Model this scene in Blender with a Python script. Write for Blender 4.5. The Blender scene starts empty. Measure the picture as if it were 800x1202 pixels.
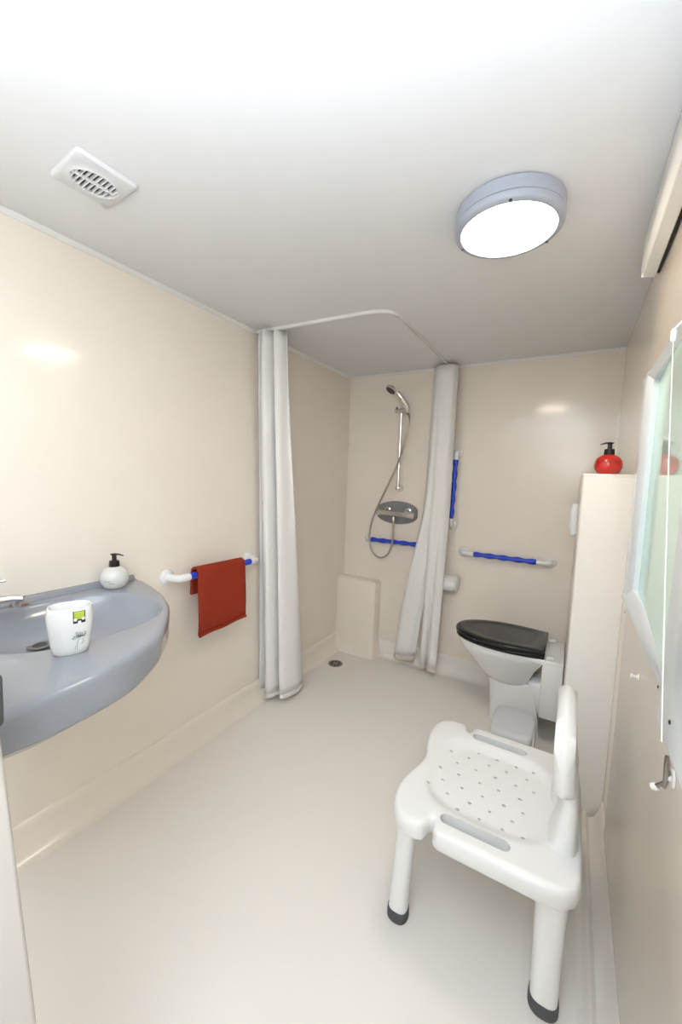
import bpy, bmesh, math, random
from mathutils import Vector, Matrix
random.seed(4)
PI = math.pi
C = bpy.context.scene
COL = C.collection

# ------------------------------------------------------------------ room frame
XL, YB, H, XR = -1.607, 2.83, 2.2, 0.20      # left wall, back wall, ceiling, right wall
YF = -0.95                                   # wall behind the camera

# ------------------------------------------------------------------ materials
def mat(name, col, rough=0.4, metal=0.0, spec=0.5, coat=0.0, coat_r=0.05, bump=0.0, bscale=60.0, var=0.0,
        emit=None, estr=0.0, trans=0.0, sss=0.0, ior=1.45):
    m = bpy.data.materials.new(name); m.use_nodes = True
    nt = m.node_tree; b = nt.nodes['Principled BSDF']
    b.inputs['Base Color'].default_value = (*col, 1)
    b.inputs['Roughness'].default_value = rough
    b.inputs['Metallic'].default_value = metal
    b.inputs['Specular IOR Level'].default_value = spec
    b.inputs['Coat Weight'].default_value = coat
    b.inputs['Coat Roughness'].default_value = coat_r
    b.inputs['IOR'].default_value = ior
    b.inputs['Transmission Weight'].default_value = trans
    if sss:
        b.inputs['Subsurface Weight'].default_value = sss
        b.inputs['Subsurface Radius'].default_value = (.01, .01, .01)
    if emit:
        b.inputs['Emission Color'].default_value = (*emit, 1)
        b.inputs['Emission Strength'].default_value = estr
    if bump or var:
        tc = nt.nodes.new('ShaderNodeTexCoord')
        n = nt.nodes.new('ShaderNodeTexNoise'); n.inputs['Scale'].default_value = bscale
        n.inputs['Detail'].default_value = 4
        nt.links.new(tc.outputs['Object'], n.inputs['Vector'])
        if bump:
            bp = nt.nodes.new('ShaderNodeBump'); bp.inputs['Strength'].default_value = bump
            bp.inputs['Distance'].default_value = 0.01
            nt.links.new(n.outputs['Fac'], bp.inputs['Height'])
            nt.links.new(bp.outputs['Normal'], b.inputs['Normal'])
        if var:
            r = nt.nodes.new('ShaderNodeValToRGB')
            r.color_ramp.elements[0].position = .3; r.color_ramp.elements[1].position = .7
            r.color_ramp.elements[0].color = (*[max(0, c*(1-var)) for c in col], 1)
            r.color_ramp.elements[1].color = (*[min(1, c*(1+var)) for c in col], 1)
            nt.links.new(n.outputs['Fac'], r.inputs['Fac'])
            nt.links.new(r.outputs['Color'], b.inputs['Base Color'])
    return m

M = {}
M['wall'] = mat('cream_moulded_wall', (.905, .825, .725), .2, spec=.4, coat=.5, coat_r=.11, bump=.02, bscale=6, var=.012)
M['ceiling'] = mat('ceiling_panel', (.85, .85, .855), .42, spec=.35, bump=.015, bscale=9, var=.008)
M['floor'] = mat('cream_floor', (.885, .84, .775), .38, spec=.35, bump=.05, bscale=400, var=.02)
M['trim'] = mat('white_trim', (.85, .84, .82), .35)
M['white'] = mat('white_plastic', (.86, .86, .85), .28, coat=.2)
M['ceramic'] = mat('white_ceramic', (.82, .82, .81), .12, coat=.6, coat_r=.03)
M['chair'] = mat('white_moulded_plastic', (.85, .85, .84), .33, coat=.15, coat_r=.2, bump=.01, bscale=200)
M['grey_basin'] = mat('blue_grey_acrylic', (.30, .315, .355), .2, coat=.5, coat_r=.06, bump=.008, bscale=20)
M['grey_lamp'] = mat('grey_lamp_metal', (.42, .45, .52), .35, spec=.5)
M['grey_panel'] = mat('grey_plastic', (.24, .24, .25), .35)
M['rubber'] = mat('dark_grey_rubber', (.075, .078, .082), .6, bump=.05)
M['chrome'] = mat('chrome', (.78, .77, .75), .12, metal=1)
M['dark_chrome'] = mat('dark_chrome', (.30, .29, .27), .15, metal=1)
M['hose'] = mat('metal_hose', (.42, .38, .34), .28, metal=.85)
M['dark_slot'] = mat('dark_void', (.03, .03, .03), .7)
M['blue'] = mat('blue_grip', (.012, .055, .62), .32, coat=.3, coat_r=.1)
M['towel'] = mat('rust_red_terry', (.43, .055, .028), .95, spec=.1, bump=.9, bscale=420, var=.25)
M['black'] = mat('black_gloss_plastic', (.014, .014, .016), .25, spec=.3, coat=.12, coat_r=.05)
M['blackp'] = mat('black_pump_plastic', (.012, .012, .012), .35)
M['lotion'] = mat('pearl_white_bottle', (.70, .69, .66), .12, coat=.6, sss=.0)
M['red'] = mat('red_soap', (.62, .015, .008), .08, coat=.8, coat_r=.02, emit=None)
M['label_grey'] = mat('grey_print', (.25, .25, .25), .5)
M['label_brown'] = mat('brown_print', (.14, .012, .006), .5)
M['green'] = mat('lime_print', (.42, .52, .05), .5, bump=.3, bscale=500, var=.2)
M['ink'] = mat('black_print', (.02, .025, .03), .5)
M['sketch'] = mat('grey_ink_drawing', (.16, .19, .17), .6)
M['curtain'] = mat('white_shower_curtain', (.90, .885, .87), .6, spec=.3, bump=.25, bscale=350)
M['hem'] = mat('curtain_hem', (.74, .66, .60), .7, bump=.2, bscale=300)
M['paper'] = mat('toilet_paper', (.86, .86, .83), .9, bump=.2, bscale=300)
M['diffuser'] = mat('lit_opal_glass', (.9, .88, .82), .25, emit=(1, .87, .70), estr=32.0)
M['mirror_frame'] = mat('bluish_white_frame', (.74, .80, .84), .25, coat=.4, coat_r=.06)
M['screw'] = mat('dark_screw', (.05, .05, .05), .35, metal=.7)
M['drain'] = mat('drain_steel', (.30, .28, .25), .35, metal=.8)
M['cream_box'] = mat('pale_cream_laminate', (.89, .86, .81), .28, coat=.25, coat_r=.12, bump=.02, bscale=6)
M['jamb'] = mat('cream_grey_jamb', (.55, .52, .48), .4)
M['jamb_white'] = mat('cool_white_jamb', (.52, .55, .63), .4)
M['vent'] = mat('off_white_vent_plastic', (.74, .74, .75), .3)
M['cord'] = mat('cream_cord', (.78, .76, .70), .7)
M['bin'] = mat('cool_white_plastic', (.70, .71, .73), .35)
M['brown'] = mat('mottled_brown', (.30, .17, .11), .5, var=.2, bscale=80)

def mirror_mat():
    m = bpy.data.materials.new('green_tinted_mirror'); m.use_nodes = True
    nt = m.node_tree; nt.nodes.clear()
    o = nt.nodes.new('ShaderNodeOutputMaterial'); mx = nt.nodes.new('ShaderNodeMixShader')
    g = nt.nodes.new('ShaderNodeBsdfGlossy'); g.inputs['Color'].default_value = (.80, .93, .86, 1); g.inputs['Roughness'].default_value = .012
    d = nt.nodes.new('ShaderNodeBsdfDiffuse'); d.inputs['Color'].default_value = (.70, .84, .78, 1)
    mx.inputs[0].default_value = .62
    nt.links.new(d.outputs[0], mx.inputs[1]); nt.links.new(g.outputs[0], mx.inputs[2]); nt.links.new(mx.outputs[0], o.inputs[0])
    return m
M['mirror'] = mirror_mat()

# ------------------------------------------------------------------ mesh helpers
def box(bm, x0, x1, y0, y1, z0, z1, bev=0.0, seg=3):
    r = bmesh.ops.create_cube(bm, size=1)
    vs = r['verts']
    for v in vs:
        v.co = Vector(((x0+x1)/2+v.co.x*(x1-x0), (y0+y1)/2+v.co.y*(y1-y0), (z0+z1)/2+v.co.z*(z1-z0)))
    if bev > 0:
        es = list({e for v in vs for e in v.link_edges})
        bmesh.ops.bevel(bm, geom=es, offset=bev, segments=seg, affect='EDGES', profile=.5)

def loft(bm, rings, close=True, cap0=True, cap1=True):
    R = [[bm.verts.new(p) for p in ring] for ring in rings]
    n = len(R[0])
    for a, b in zip(R, R[1:]):
        for i in range(n if close else n-1):
            j = (i+1) % n
            try: bm.faces.new((a[i], a[j], b[j], b[i]))
            except ValueError: pass
    if close and cap0: bm.faces.new(list(reversed(R[0])))
    if close and cap1: bm.faces.new(R[-1])
    return R

def ring(c, ax, bx, ra, rb=None, n=24, p=2.0):
    rb = ra if rb is None else rb
    o = []
    for i in range(n):
        t = 2*PI*i/n; ct, st = math.cos(t), math.sin(t)
        u = math.copysign(abs(ct)**(2/p), ct)*ra; v = math.copysign(abs(st)**(2/p), st)*rb
        o.append(Vector(c)+Vector(ax)*u+Vector(bx)*v)
    return o

def lathe(bm, prof, c=(0, 0, 0), axis=(0, 0, 1), n=32, sx=1, sy=1, cap=True):
    """prof: list of (radius, height along axis)"""
    ax = Vector(axis).normalized(); u = ax.orthogonal().normalized()
    if abs(ax.z) > .999: u = Vector((1, 0, 0))
    v = ax.cross(u)
    loft(bm, [ring(Vector(c)+ax*h, u, v, max(r, 1e-4)*sx, max(r, 1e-4)*sy, n) for r, h in prof], True, cap, cap)

def smooth_path(pts, k=8):
    P = [Vector(p) for p in pts]; out = []
    for i in range(len(P)-1):
        p0 = P[i-1] if i else P[0]*2-P[1]; p1 = P[i]; p2 = P[i+1]; p3 = P[i+2] if i+2 < len(P) else P[-1]*2-P[-2]
        for j in range(k):
            t = j/k
            out.append(.5*((2*p1)+(p2-p0)*t+(2*p0-5*p1+4*p2-p3)*t*t+(3*p1-p0-3*p2+p3)*t**3))
    out.append(P[-1]); return out

def tube(bm, pts, r, n=12, smooth=0, cap=True):
    P = smooth_path(pts, smooth) if smooth else [Vector(p) for p in pts]
    rr = r if callable(r) else (lambda t: r)
    T = [(P[min(i+1, len(P)-1)]-P[max(i-1, 0)]).normalized() for i in range(len(P))]
    u = T[0].orthogonal().normalized(); rings = []
    for i, p in enumerate(P):
        u = (u-T[i]*u.dot(T[i])).normalized(); v = T[i].cross(u)
        rings.append(ring(p, u, v, rr(i/(len(P)-1)), n=n))
    loft(bm, rings, True, cap, cap)

def prism(bm, poly, d):
    """closed polygon of 3-D points extruded by vector d"""
    a = [bm.verts.new(p) for p in poly]; b = [bm.verts.new(Vector(p)+Vector(d)) for p in poly]
    n = len(a); bm.faces.new(list(reversed(a))); bm.faces.new(b)
    for i in range(n): bm.faces.new((a[i], a[(i+1) % n], b[(i+1) % n], b[i]))

def root_loc(o):
    while o.parent: o = o.parent
    return o.location.copy()

def obj(name, bm, m, parent=None, smooth=True, loc=None, angle=40, bevel=0, sub=0, solid=0):
    bmesh.ops.recalc_face_normals(bm, faces=bm.faces)
    me = bpy.data.meshes.new(name); 
    off = root_loc(parent) if parent else (Vector(loc) if loc is not None else None)
    if off is None:
        xs = [v.co for v in bm.verts]
        off = Vector(((min(v.x for v in xs)+max(v.x for v in xs))/2, (min(v.y for v in xs)+max(v.y for v in xs))/2, min(v.z for v in xs)))
    for v in bm.verts: v.co -= off
    bm.to_mesh(me); bm.free()
    if smooth:
        for p in me.polygons: p.use_smooth = True
        me.set_sharp_from_angle(angle=math.radians(angle))
    me.materials.append(M[m])
    o = bpy.data.objects.new(name, me); COL.objects.link(o)
    if parent: o.parent = parent
    else: o.location = off
    if solid:
        s = o.modifiers.new('s', 'SOLIDIFY'); s.thickness = solid; s.offset = 0
    if bevel:
        b = o.modifiers.new('b', 'BEVEL'); b.width = bevel; b.segments = 3; b.limit_method = 'ANGLE'; b.angle_limit = math.radians(35)
    if sub:
        b = o.modifiers.new('u', 'SUBSURF'); b.levels = sub; b.render_levels = sub
    return o

def thing(name, label, cat, loc, group=None):
    o = bpy.data.objects.new(name, None); COL.objects.link(o); o.location = loc
    o.empty_display_size = .05
    o['label'] = label; o['category'] = cat
    if group: o['group'] = group
    return o
def tag(o, label, cat, group=None):
    o['label'] = label; o['category'] = cat
    if group: o['group'] = group
    return o
def struct(name, bm, m, **k):
    o = obj(name, bm, m, **k); o['kind'] = 'structure'; return o
def B(): return bmesh.new()

# ------------------------------------------------------------------ room shell
T = .08
bm = B(); box(bm, XL-T, XR+T, YF-T, YB+T, -T, 0); struct('floor', bm, 'floor', smooth=False)
bm = B(); box(bm, XL-T, XR+T, YF-T, YB+T, H, H+T); struct('ceiling', bm, 'ceiling', smooth=False)
bm = B(); box(bm, XL-T, XL, YF-T, YB+T, 0, H); struct('wall_left', bm, 'wall', smooth=False)
bm = B(); box(bm, XL, XR, YB, YB+T, 0, H); struct('wall_back', bm, 'wall', smooth=False)
bm = B(); box(bm, XR, XR+T, YF-T, YB+T, 0, H); struct('wall_right', bm, 'wall', smooth=False)
bm = B(); box(bm, XL, XR, YF-T, YF, 0, H); struct('wall_front', bm, 'wall', smooth=False)

# moulded floor coves (the wet-room tray turns up the walls)
def cove(name, side):
    hgt, w = .125, .075
    prof = [(0, hgt+.004), (.006, hgt), (.010, hgt-.012)]
    for i in range(9):
        a = PI/2*i/8
        prof.append((.012+(w-.012)*(1-math.cos(a)), (hgt-.03)*(1-math.sin(a))+.0005))
    prof.append((0, .0005))
    bm = B()
    if side == 'right':
        prof = [(0, .10), (.004, .098), (.014, .05), (.03, .018), (.046, .010), (.050, .013), (.054, .028), (.060, .032), (.066, .028), (.072, .012), (.082, .003), (.092, .0005), (0, .0005)]
    if side == 'left': pts = [Vector((XL+a, YF+.002, b)) for a, b in prof]; d = (0, YB-YF-.004, 0)
    if side == 'right': pts = [Vector((XR-a, YF+.002, b)) for a, b in prof]; d = (0, 1.885-YF, 0)
    if side == 'back': pts = [Vector((XL+.002, YB-a, b)) for a, b in prof]; d = (XR-XL-.2, 0, 0)
    prism(bm, pts, d)
    return struct(name, bm, 'floor' if side != 'left' else 'wall', angle=60)
cove('baseboard_left', 'left'); cove('baseboard_right', 'right'); cove('baseboard_back', 'back')

# slim white strips where the walls meet the ceiling
for i, (a, b) in enumerate([((XL, YF), (XL, YB)), ((XL, YB), (XR, YB))], 1):
    bm = B(); w = .016
    if i == 1:
        prism(bm, [Vector((XL, YF, H-.0005)), Vector((XL+w, YF, H-.0005)), Vector((XL+w*.8, YF, H-.006)), Vector((XL+.004, YF, H-w)), Vector((XL, YF, H-w))], (0, YB-YF, 0))
    else:
        prism(bm, [Vector((XL, YB, H-.0005)), Vector((XL, YB-w, H-.0005)), Vector((XL, YB-w*.8, H-.006)), Vector((XL, YB-.004, H-w)), Vector((XL, YB, H-w))], (XR-XL, 0, 0))
    struct('trim_%d' % i, bm, 'trim')

# raised moulded ledge in the shower corner
bm = B()
x0, x1, y0 = XL, -1.265, YB-.10
prism(bm, [Vector((x0, YB, .0)), Vector((x0, y0-.02, .0)), Vector((x1+.02, y0-.02, .0)), Vector((x1+.02, YB, .0))][::1], (0, 0, .001))
bm.clear()
rings = []
for z, e in ((.0, .05), (.05, .022), (.10, .008), (.15, 0), (.57, 0), (.592, -.006), (.6, -.02)):
    rings.append([Vector((x0, YB, z)), Vector((x0, y0-e, z)), Vector((x1-.02, y0-e, z)), Vector((x1-.006+e*.5, y0+.006-e, z)), Vector((x1+e, y0+.02, z)), Vector((x1+e, YB, z))])
loft(bm, rings)
struct('trim_3', bm, 'wall', bevel=.004)

# wall lining panel that carries the mirror
bm = B(); box(bm, .182, XR, YF, 1.62, .16, H, .003); struct('trim_4', bm, 'wall')

# partition end beside the basin (left picture edge) with leaning jamb
def slant(name, xt, zt, xb, zb, w, y0, y1, m):
    bm = B()
    k = (xb-xt)/(zb-zt)
    X = lambda z: xt+k*(z-zt)
    pts = [Vector((X(0), y0, 0)), Vector((X(1.25), y0, 1.25)), Vector((X(1.25)-w, y0, 1.25)), Vector((X(0)-w, y0, 0))]
    prism(bm, pts, (0, y1-y0, 0))
    return struct(name, bm, m, bevel=.006)
slant('trim_5', -.747, .931, -.658, .525, .07, .17, .246, 'jamb')
slant('trim_6', -.789, .634, -.748, .451, .05, .14, .2457, 'jamb_white')

# ------------------------------------------------------------------ boxed-in cistern housing
hx0, hy0, hz = .028, 1.90, 1.448
r = thing('cistern_housing', 'tall cream cistern housing behind the shower chair, red soap bottle on top', 'housing', ((hx0+XR)/2, 2.36, 0))
bm = B()
poly = [(XR-.0005, YB-.001), (hx0, YB-.001), (hx0, hy0+.02)]
for i in range(5):
    a = PI/2*i/4; poly.append((hx0+.012-.012*math.cos(a), hy0+.012-.012*math.sin(a)))
poly += [(XR-.0005, hy0)]
prism(bm, [Vector((x, y, 0)) for x, y in poly], (0, 0, hz-.012)); obj('body', bm, 'cream_box', r, angle=50)
bm = B(); box(bm, hx0, XR-.0005, hy0, YB-.001, hz-.0125, hz, .002); obj('top_panel', bm, 'cream_box', r)
bm = B(); box(bm, hx0-.028, hx0, 2.33, 2.47, 1.145, 1.305, .006); o = obj('flush_plate', bm, 'white', r)
bm = B(); box(bm, hx0-.033, hx0-.027, 2.35, 2.45, 1.17, 1.28, .002); obj('flush_button', bm, 'white', o)

# ------------------------------------------------------------------ toilet
tx, ty = -.29, 2.45
r = thing('toilet', 'white toilet with closed black lid against the cream housing', 'toilet', (tx, ty, 0))
def toilet_ring(z, xt, xr, hw, hr, n=40, yc=ty):
    """plan outline: tip xt, rear xr, half width hw, rear half width hr"""
    pts = []
    L_ = xr-xt
    for i in range(n+1):
        s = i/n; x = xt+L_*s
        w = hw*math.sqrt(max(0, 1-((.58-s)/.58)**2)) if s < .58 else hw+(hr-hw)*((s-.58)/.42)**1.7
        pts.append((x, w))
    up = [Vector((x, yc+w, z)) for x, w in pts]; dn = [Vector((x, yc-w, z)) for x, w in pts[1:]][::-1]
    # denser near the tip
    return up+dn
def tip_ring(z, xt, xr, hw, hr, n=26, yc=ty):
    pts = []
    L_ = (xr-xt)
    for i in range(n):
        a = PI/2*i/(n-1)*1.0
        x = xt+.60*L_*(1-math.cos(a)); w = hw*math.sin(a)**.92
        pts.append((x, w))
    for s in (.7, .8, .9, 1.0):
        t = (s-.6)/.4; pts.append((xt+L_*s, hw+(hr-hw)*t**1.5))
    return [Vector((x, yc+w, z)) for x, w in pts]+[Vector((x, yc-w, z)) for x, w in pts[1:]][::-1]
# bowl
bm = B()
R_ = []
for z, xt, xr, hw, hr in ((.472, -.545, -.07, .178, .155), (.455, -.548, -.07, .18, .157), (.425, -.535, -.085, .172, .14), (.38, -.495, -.11, .15, .115),
                          (.33, -.45, -.13, .125, .095), (.29, -.415, -.145, .108, .08), (.262, -.385, -.155, .092, .068), (.25, -.36, -.165, .075, .055)):
    R_.append(tip_ring(z, xt, xr, hw, hr))
loft(bm, R_); obj('bowl', bm, 'ceramic', r, angle=50)
bm = B(); loft(bm, [tip_ring(z, xt, xr, w, w2) for z, xt, xr, w, w2 in ((.28, -.365, -.13, .08, .075), (.2, -.355, -.1, .082, .08), (.1, -.345, -.08, .088, .09), (.02, -.345, -.07, .094, .1), (0, -.348, -.07, .097, .102))])
obj('pedestal', bm, 'ceramic', r, angle=50)
# sloping outlet behind the pedestal
bm = B(); loft(bm, [ring((x, ty, z), (0, 1, 0), (0, 0, 1), w, h, 28, 3) for x, z, w, h in ((-.20, .24, .06, .06), (-.12, .22, .075, .10), (-.05, .20, .08, .12))]); obj('outlet', bm, 'ceramic', r)
# rear shelf and vertical mounting plate
bm = B(); box(bm, -.16, hx0-.004, ty-.168, ty+.16, .448, .478, .006); box(bm, -.075, hx0-.004, ty-.168, ty+.16, .16, .46, .006)
obj('mounting_plate', bm, 'ceramic', r)
for hy_ in (ty-.155, ty+.12):
    bm = B(); box(bm, -.058, -.022, hy_, hy_+.03, .4782, .496, .004); obj('hinge', bm, 'ceramic', r)
# seat + lid
bm = B(); loft(bm, [tip_ring(z, xt, -.068, hw, hr) for z, xt, hw, hr in ((.474, -.555, .183, .158), (.478, -.562, .188, .162), (.490, -.562, .188, .162), (.493, -.556, .184, .16))]); obj('seat', bm, 'black', r, angle=50)
bm = B(); loft(bm, [tip_ring(z, xt, xr, hw, hr) for z, xt, xr, hw, hr in ((.495, -.560, -.068, .188, .164), (.500, -.566, -.066, .192, .167), (.514, -.566, -.066, .192, .167), (.521, -.560, -.068, .188, .163),
    (.524, -.545, -.075, .176, .152), (.5245, -.52, -.10, .155, .132), (.521, -.50, -.12, .14, .118), (.520, -.47, -.15, .12, .10), (.520, -.4, -.2, .06, .05))])
obj('lid', bm, 'black', r, angle=50)

# ------------------------------------------------------------------ pedal bin
r = thing('pedal_bin', 'small white pedal bin with square lid between toilet and shower chair', 'bin', (-.175, 2.085, 0))
def sq(c, z, a, b, p=5, n=40): return ring((c[0], c[1], z), (1, 0, 0), (0, 1, 0), a, b, n, p)
cb = (-.175, 2.09)
bm = B(); loft(bm, [sq(cb, z, a, b) for z, a, b in ((0, .075, .105), (.01, .08, .11), (.17, .09, .125), (.175, .09, .125))]); obj('body', bm, 'bin', r)
bm = B(); loft(bm, [sq(cb, z, a, b) for z, a, b in ((.176, .095, .131), (.182, .099, .134), (.2, .097, .132), (.21, .09, .125), (.214, .075, .11), (.215, .03, .05))]); obj('lid', bm, 'bin', r)
bm = B(); box(bm, -.085, -.074, 2.0, 2.17, .10, .195, .004); obj('hinge_block', bm, 'white', r)

# ------------------------------------------------------------------ shower chair
cz = .40
cx, cy = -.165, 1.335
r = thing('shower_chair', 'white plastic shower chair with perforated seat and grey rubber feet', 'chair', (cx, cy, 0))
def seat_outline():
    # half outline (y >= cy side) from front centre to rear centre, mirrored
    h = [(-.386, 0), (-.387, .02), (-.391, .045), (-.400, .07), (-.409, .10), (-.415, .14), (-.415, .18), (-.410, .215), (-.398, .245), (-.378, .266), (-.35, .276), (-.325, .277),
         (-.314, .273), (-.309, .255), (-.303, .236), (-.290, .228), (-.277, .236), (-.271, .255), (-.266, .273), (-.258, .277), (-.2, .277), (-.1, .277), (.0, .277), (.045, .272), (.072, .25), (.082, .22), (.085, .15), (.085, .07), (.085, 0)]
    up = [(x, cy+y) for x, y in h]; dn = [(x, cy-y) for x, y in h[1:-1]][::-1]
    return up+dn
def inside_any(u, v, pols):
    for P in pols:
        c = False; n = len(P)
        for i in range(n):
            x0_, y0_ = P[i]; x1_, y1_ = P[(i+1) % n]
            if (y0_ > v) != (y1_ > v) and u < (x1_-x0_)*(v-y0_)/(y1_-y0_)+x0_: c = not c
        if c: return True
    return False
SO = seat_outline()
def stadium(xa, xb, y, w, n=8):
    o = []
    for i in range(n+1):
        a = PI/2+PI*i/n; o.append((xa+w*math.cos(a), y+w*math.sin(a)))
    for i in range(n+1):
        a = -PI/2+PI*i/n; o.append((xb+w*math.cos(a), y+w*math.sin(a)))
    return o
slots = [stadium(-.252, -.095, cy-.222, .019), stadium(-.252, -.095, cy+.222, .019)]
holes = []
for j, yy in enumerate([-.15, -.105, -.055, 0, .055, .105, .15]):
    for xx in ([-.30, -.235, -.17, -.105, -.05] if j % 2 == 0 else [-.335, -.27, -.20, -.14, -.075]):
        if abs(yy) > .12 and xx < -.29: continue
        holes.append((xx+.012*math.sin(yy*20), cy+yy))
hp = []
for k, (hx, hy) in enumerate(holes):
    rr_ = .0058 if k % 3 else .007
    hp.append([(hx+rr_*math.cos(2*PI*i/8), hy+rr_*math.sin(2*PI*i/8)*.7) for i in range(8)])
# seat plate: boolean-free: triangulated fill of outline with holes, dished by displacement
def seat_mesh():
    bm = B()
    def dz(x, y):
        d = 1-(abs((x+.17)/.20)**3.5+abs((y-cy)/.198)**3.5)**(1/3.5)
        d = min(1, max(0, d*5))
        return -.017*(0.5-0.5*math.cos(PI*d))
    loops = [SO]+slots+hp
    from mathutils.geometry import delaunay_2d_cdt
    pts = []; edges = []; 
    for lp in loops:
        # refine outer loop
        s = len(pts); n = len(lp); pts += [Vector(p) for p in lp]; edges += [(s+i, s+(i+1) % n) for i in range(n)]
    gx = [(-.40+.0175*i) for i in range(28)]; gy = [cy-.26+.0175*i for i in range(31)]
    for x in gx:
        for y in gy:
            if not inside_any(x, y, [SO]): continue
            near = min((Vector((x, y))-p).length for p in pts[:sum(len(l) for l in loops)])
            if near > .007: pts.append(Vector((x, y)))
    v, e, f, *_ = delaunay_2d_cdt(pts, edges, [], 0, 1e-6)
    keep = []
    for t in f:
        c = sum((v[i] for i in t), Vector((0, 0)))/len(t)
        if inside_any(c.x, c.y, [SO]) and not inside_any(c.x, c.y, slots+hp): keep.append(t)
    top = [bm.verts.new((p.x, p.y, cz+dz(p.x, p.y))) for p in v]
    for t in keep: bm.faces.new([top[i] for i in t])
    # walls of holes and slots (deep)
    bm.verts.ensure_lookup_table()
    be = [ed for ed in bm.edges if len(ed.link_faces) == 1]
    r_ = bmesh.ops.extrude_edge_only(bm, edges=be)
    nv = [g for g in r_['geom'] if isinstance(g, bmesh.types.BMVert)]
    # outer rim: roll outward and down; inner: straight down
    for q in nv:
        outer = min(((q.co.x-x)**2+(q.co.y-y)**2) for x, y in SO) < 1e-7
        if outer:
            q.co.z -= .006
            c = Vector((cx, cy, q.co.z)); 
        else:
            q.co.z -= .046 if min(((q.co.x-x)**2+(q.co.y-y)**2) for sl_ in slots for x, y in sl_) < 1e-7 else .022
    outs = [q for q in nv if min(((q.co.x-x)**2+(q.co.y-y)**2) for x, y in SO) < 1e-7]
    # normals in plan for outline
    n = len(SO); nm = {}
    for i, (x, y) in enumerate(SO):
        a = Vector(SO[i-1]); b = Vector(SO[(i+1) % n]); t = (b-a).normalized(); nn = Vector((-t.y, t.x))
        if (Vector((x, y))+nn*.002 - Vector((cx, cy))).length < 0: nn = -nn
        if inside_any(x+nn.x*.003, y+nn.y*.003, [SO]): nn = -nn
        nm[i] = nn
    def idx(q): return min(range(n), key=lambda i: (q.co.x-SO[i][0])**2+(q.co.y-SO[i][1])**2)
    cur = {idx(q): q for q in outs}
    order = [cur[i] for i in range(n)]
    base = [Vector((q.co.x, q.co.y, cz)) for q in order]
    for i, q in enumerate(order): q.co = base[i]+Vector((nm[i].x*.006, nm[i].y*.006, -.005))
    prev = order
    for off, z in ((.009, -.016), (.010, -.045), (.007, -.052), (-.003, -.052)):
        nxt = [bm.verts.new(base[i]+Vector((nm[i].x*off, nm[i].y*off, z))) for i in range(n)]
        for i in range(n): bm.faces.new((prev[i], prev[(i+1) % n], nxt[(i+1) % n], nxt[i]))
        prev = nxt
    # underside plate
    lo = [bm.verts.new(base[i]+Vector((nm[i].x*-.003, nm[i].y*-.003, -.050))) for i in range(n)]
    for i in range(n): bm.faces.new((prev[i], prev[(i+1) % n], lo[(i+1) % n], lo[i]))
    bm.faces.new(lo)
    return bm
obj('seat', seat_mesh(), 'chair', r, angle=55)
# legs
for lx, ly in ((-.375, cy-.215), (-.375, cy+.215), (.03, cy-.215), (.03, cy+.215)):
    bm = B(); sx_ = -.012 if lx < -.2 else .0; sy_ = -.02 if ly < cy else .02
    top = Vector((lx-sx_*.5, ly, cz-.045)); bot = Vector((lx+sx_, ly-sy_*-.2, .03))
    rear = lx > -.2
    prof = ((0, .036), (.06, .033), (.2, .030), (.6, .029), (1, .030)) if not rear else ((0, .046), (.06, .042), (.25, .038), (.6, .035), (1, .034))
    loft(bm, [ring(top.lerp(bot, t), (1, 0, 0), (0, 1, 0), w, w*.95, 28, 2.6) for t, w in prof])
    leg = obj('leg', bm, 'chair', r)
    rb = prof[-1][1]; bm = B()
    loft(bm, [ring((bot.x, bot.y, z), (1, 0, 0), (0, 1, 0), w, w, 28, 2.4) for z, w in ((0, rb+.001), (.004, rb+.0035), (.02, rb+.0035), (.034, rb+.002), (.036, rb-.003))])
    o = obj('rubber_foot', bm, 'rubber', leg); o['label'] = 'dark grey rubber foot'
    if not rear:   # curved gusset behind front legs
        bm = B(); s = 1 if ly < cy else -1
        prism(bm, [Vector((lx+.02, ly-.008, cz-.04)), Vector((lx+.095, ly-.008, cz-.04)), Vector((lx+.06, ly-.008, cz-.052)), Vector((lx+.038, ly-.008, cz-.075)), Vector((lx+.026, ly-.008, cz-.15)), Vector((lx+.02, ly-.008, cz-.15))], (0, .016, 0))
        obj('gusset', bm, 'chair', r, bevel=.003)
# backrest: curved upright panel with carrying slot
bm = B()
def backpt(s, t, side):
    """s across -1..1, t up 0..1"""
    z = cz+.150+(.226)*t
    hw = .185*(1-.10*t**3)
    y = cy+s*hw
    x = .043-.006*s*s-.012*t
    thick = .025
    return Vector((x+side*thick, y, z))
ns, nt_ = 24, 18
def rr2(s, t):
    # round the corners: superellipse clamp
    return s, t
prof_t = [0, .02, .05]+[.05+.9*i/14 for i in range(1, 15)]+[.975, 1]
for sd in (0,):
    rings = []
    for i in range(ns+1):
        s = -1+2*i/ns
        # vertical extent shrinks near ends (rounded corners)
        e = max(0, (abs(s)-.60)/.40); cut = .10*(1-math.sqrt(max(0, 1-e*e)))
        top_cut = .62*(1-max(0, 1-abs(s)**2.3)**(1/2.3))
        ringp = []
        loz, hiz = cut*1.0, 1-top_cut
        m_ = 14
        for j in range(m_): ringp.append((loz+(hiz-loz)*j/(m_-1), -1))
        for j in range(m_): ringp.append((hiz-(hiz-loz)*j/(m_-1), 1))
        pts = []
        for t, side in ringp:
            d = min(t-loz, hiz-t); edge = min(1, d/.06); f = math.sqrt(max(0.02, 1-(1-edge)**2))
            es = min(1, (1-abs(s))/.08); f *= math.sqrt(max(.05, 1-(1-es)**2))
            pts.append(backpt(s, t, side*f))
        rings.append(pts)
    loft(bm, rings)
bk = obj('backrest', bm, 'chair', r, angle=60)
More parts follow.
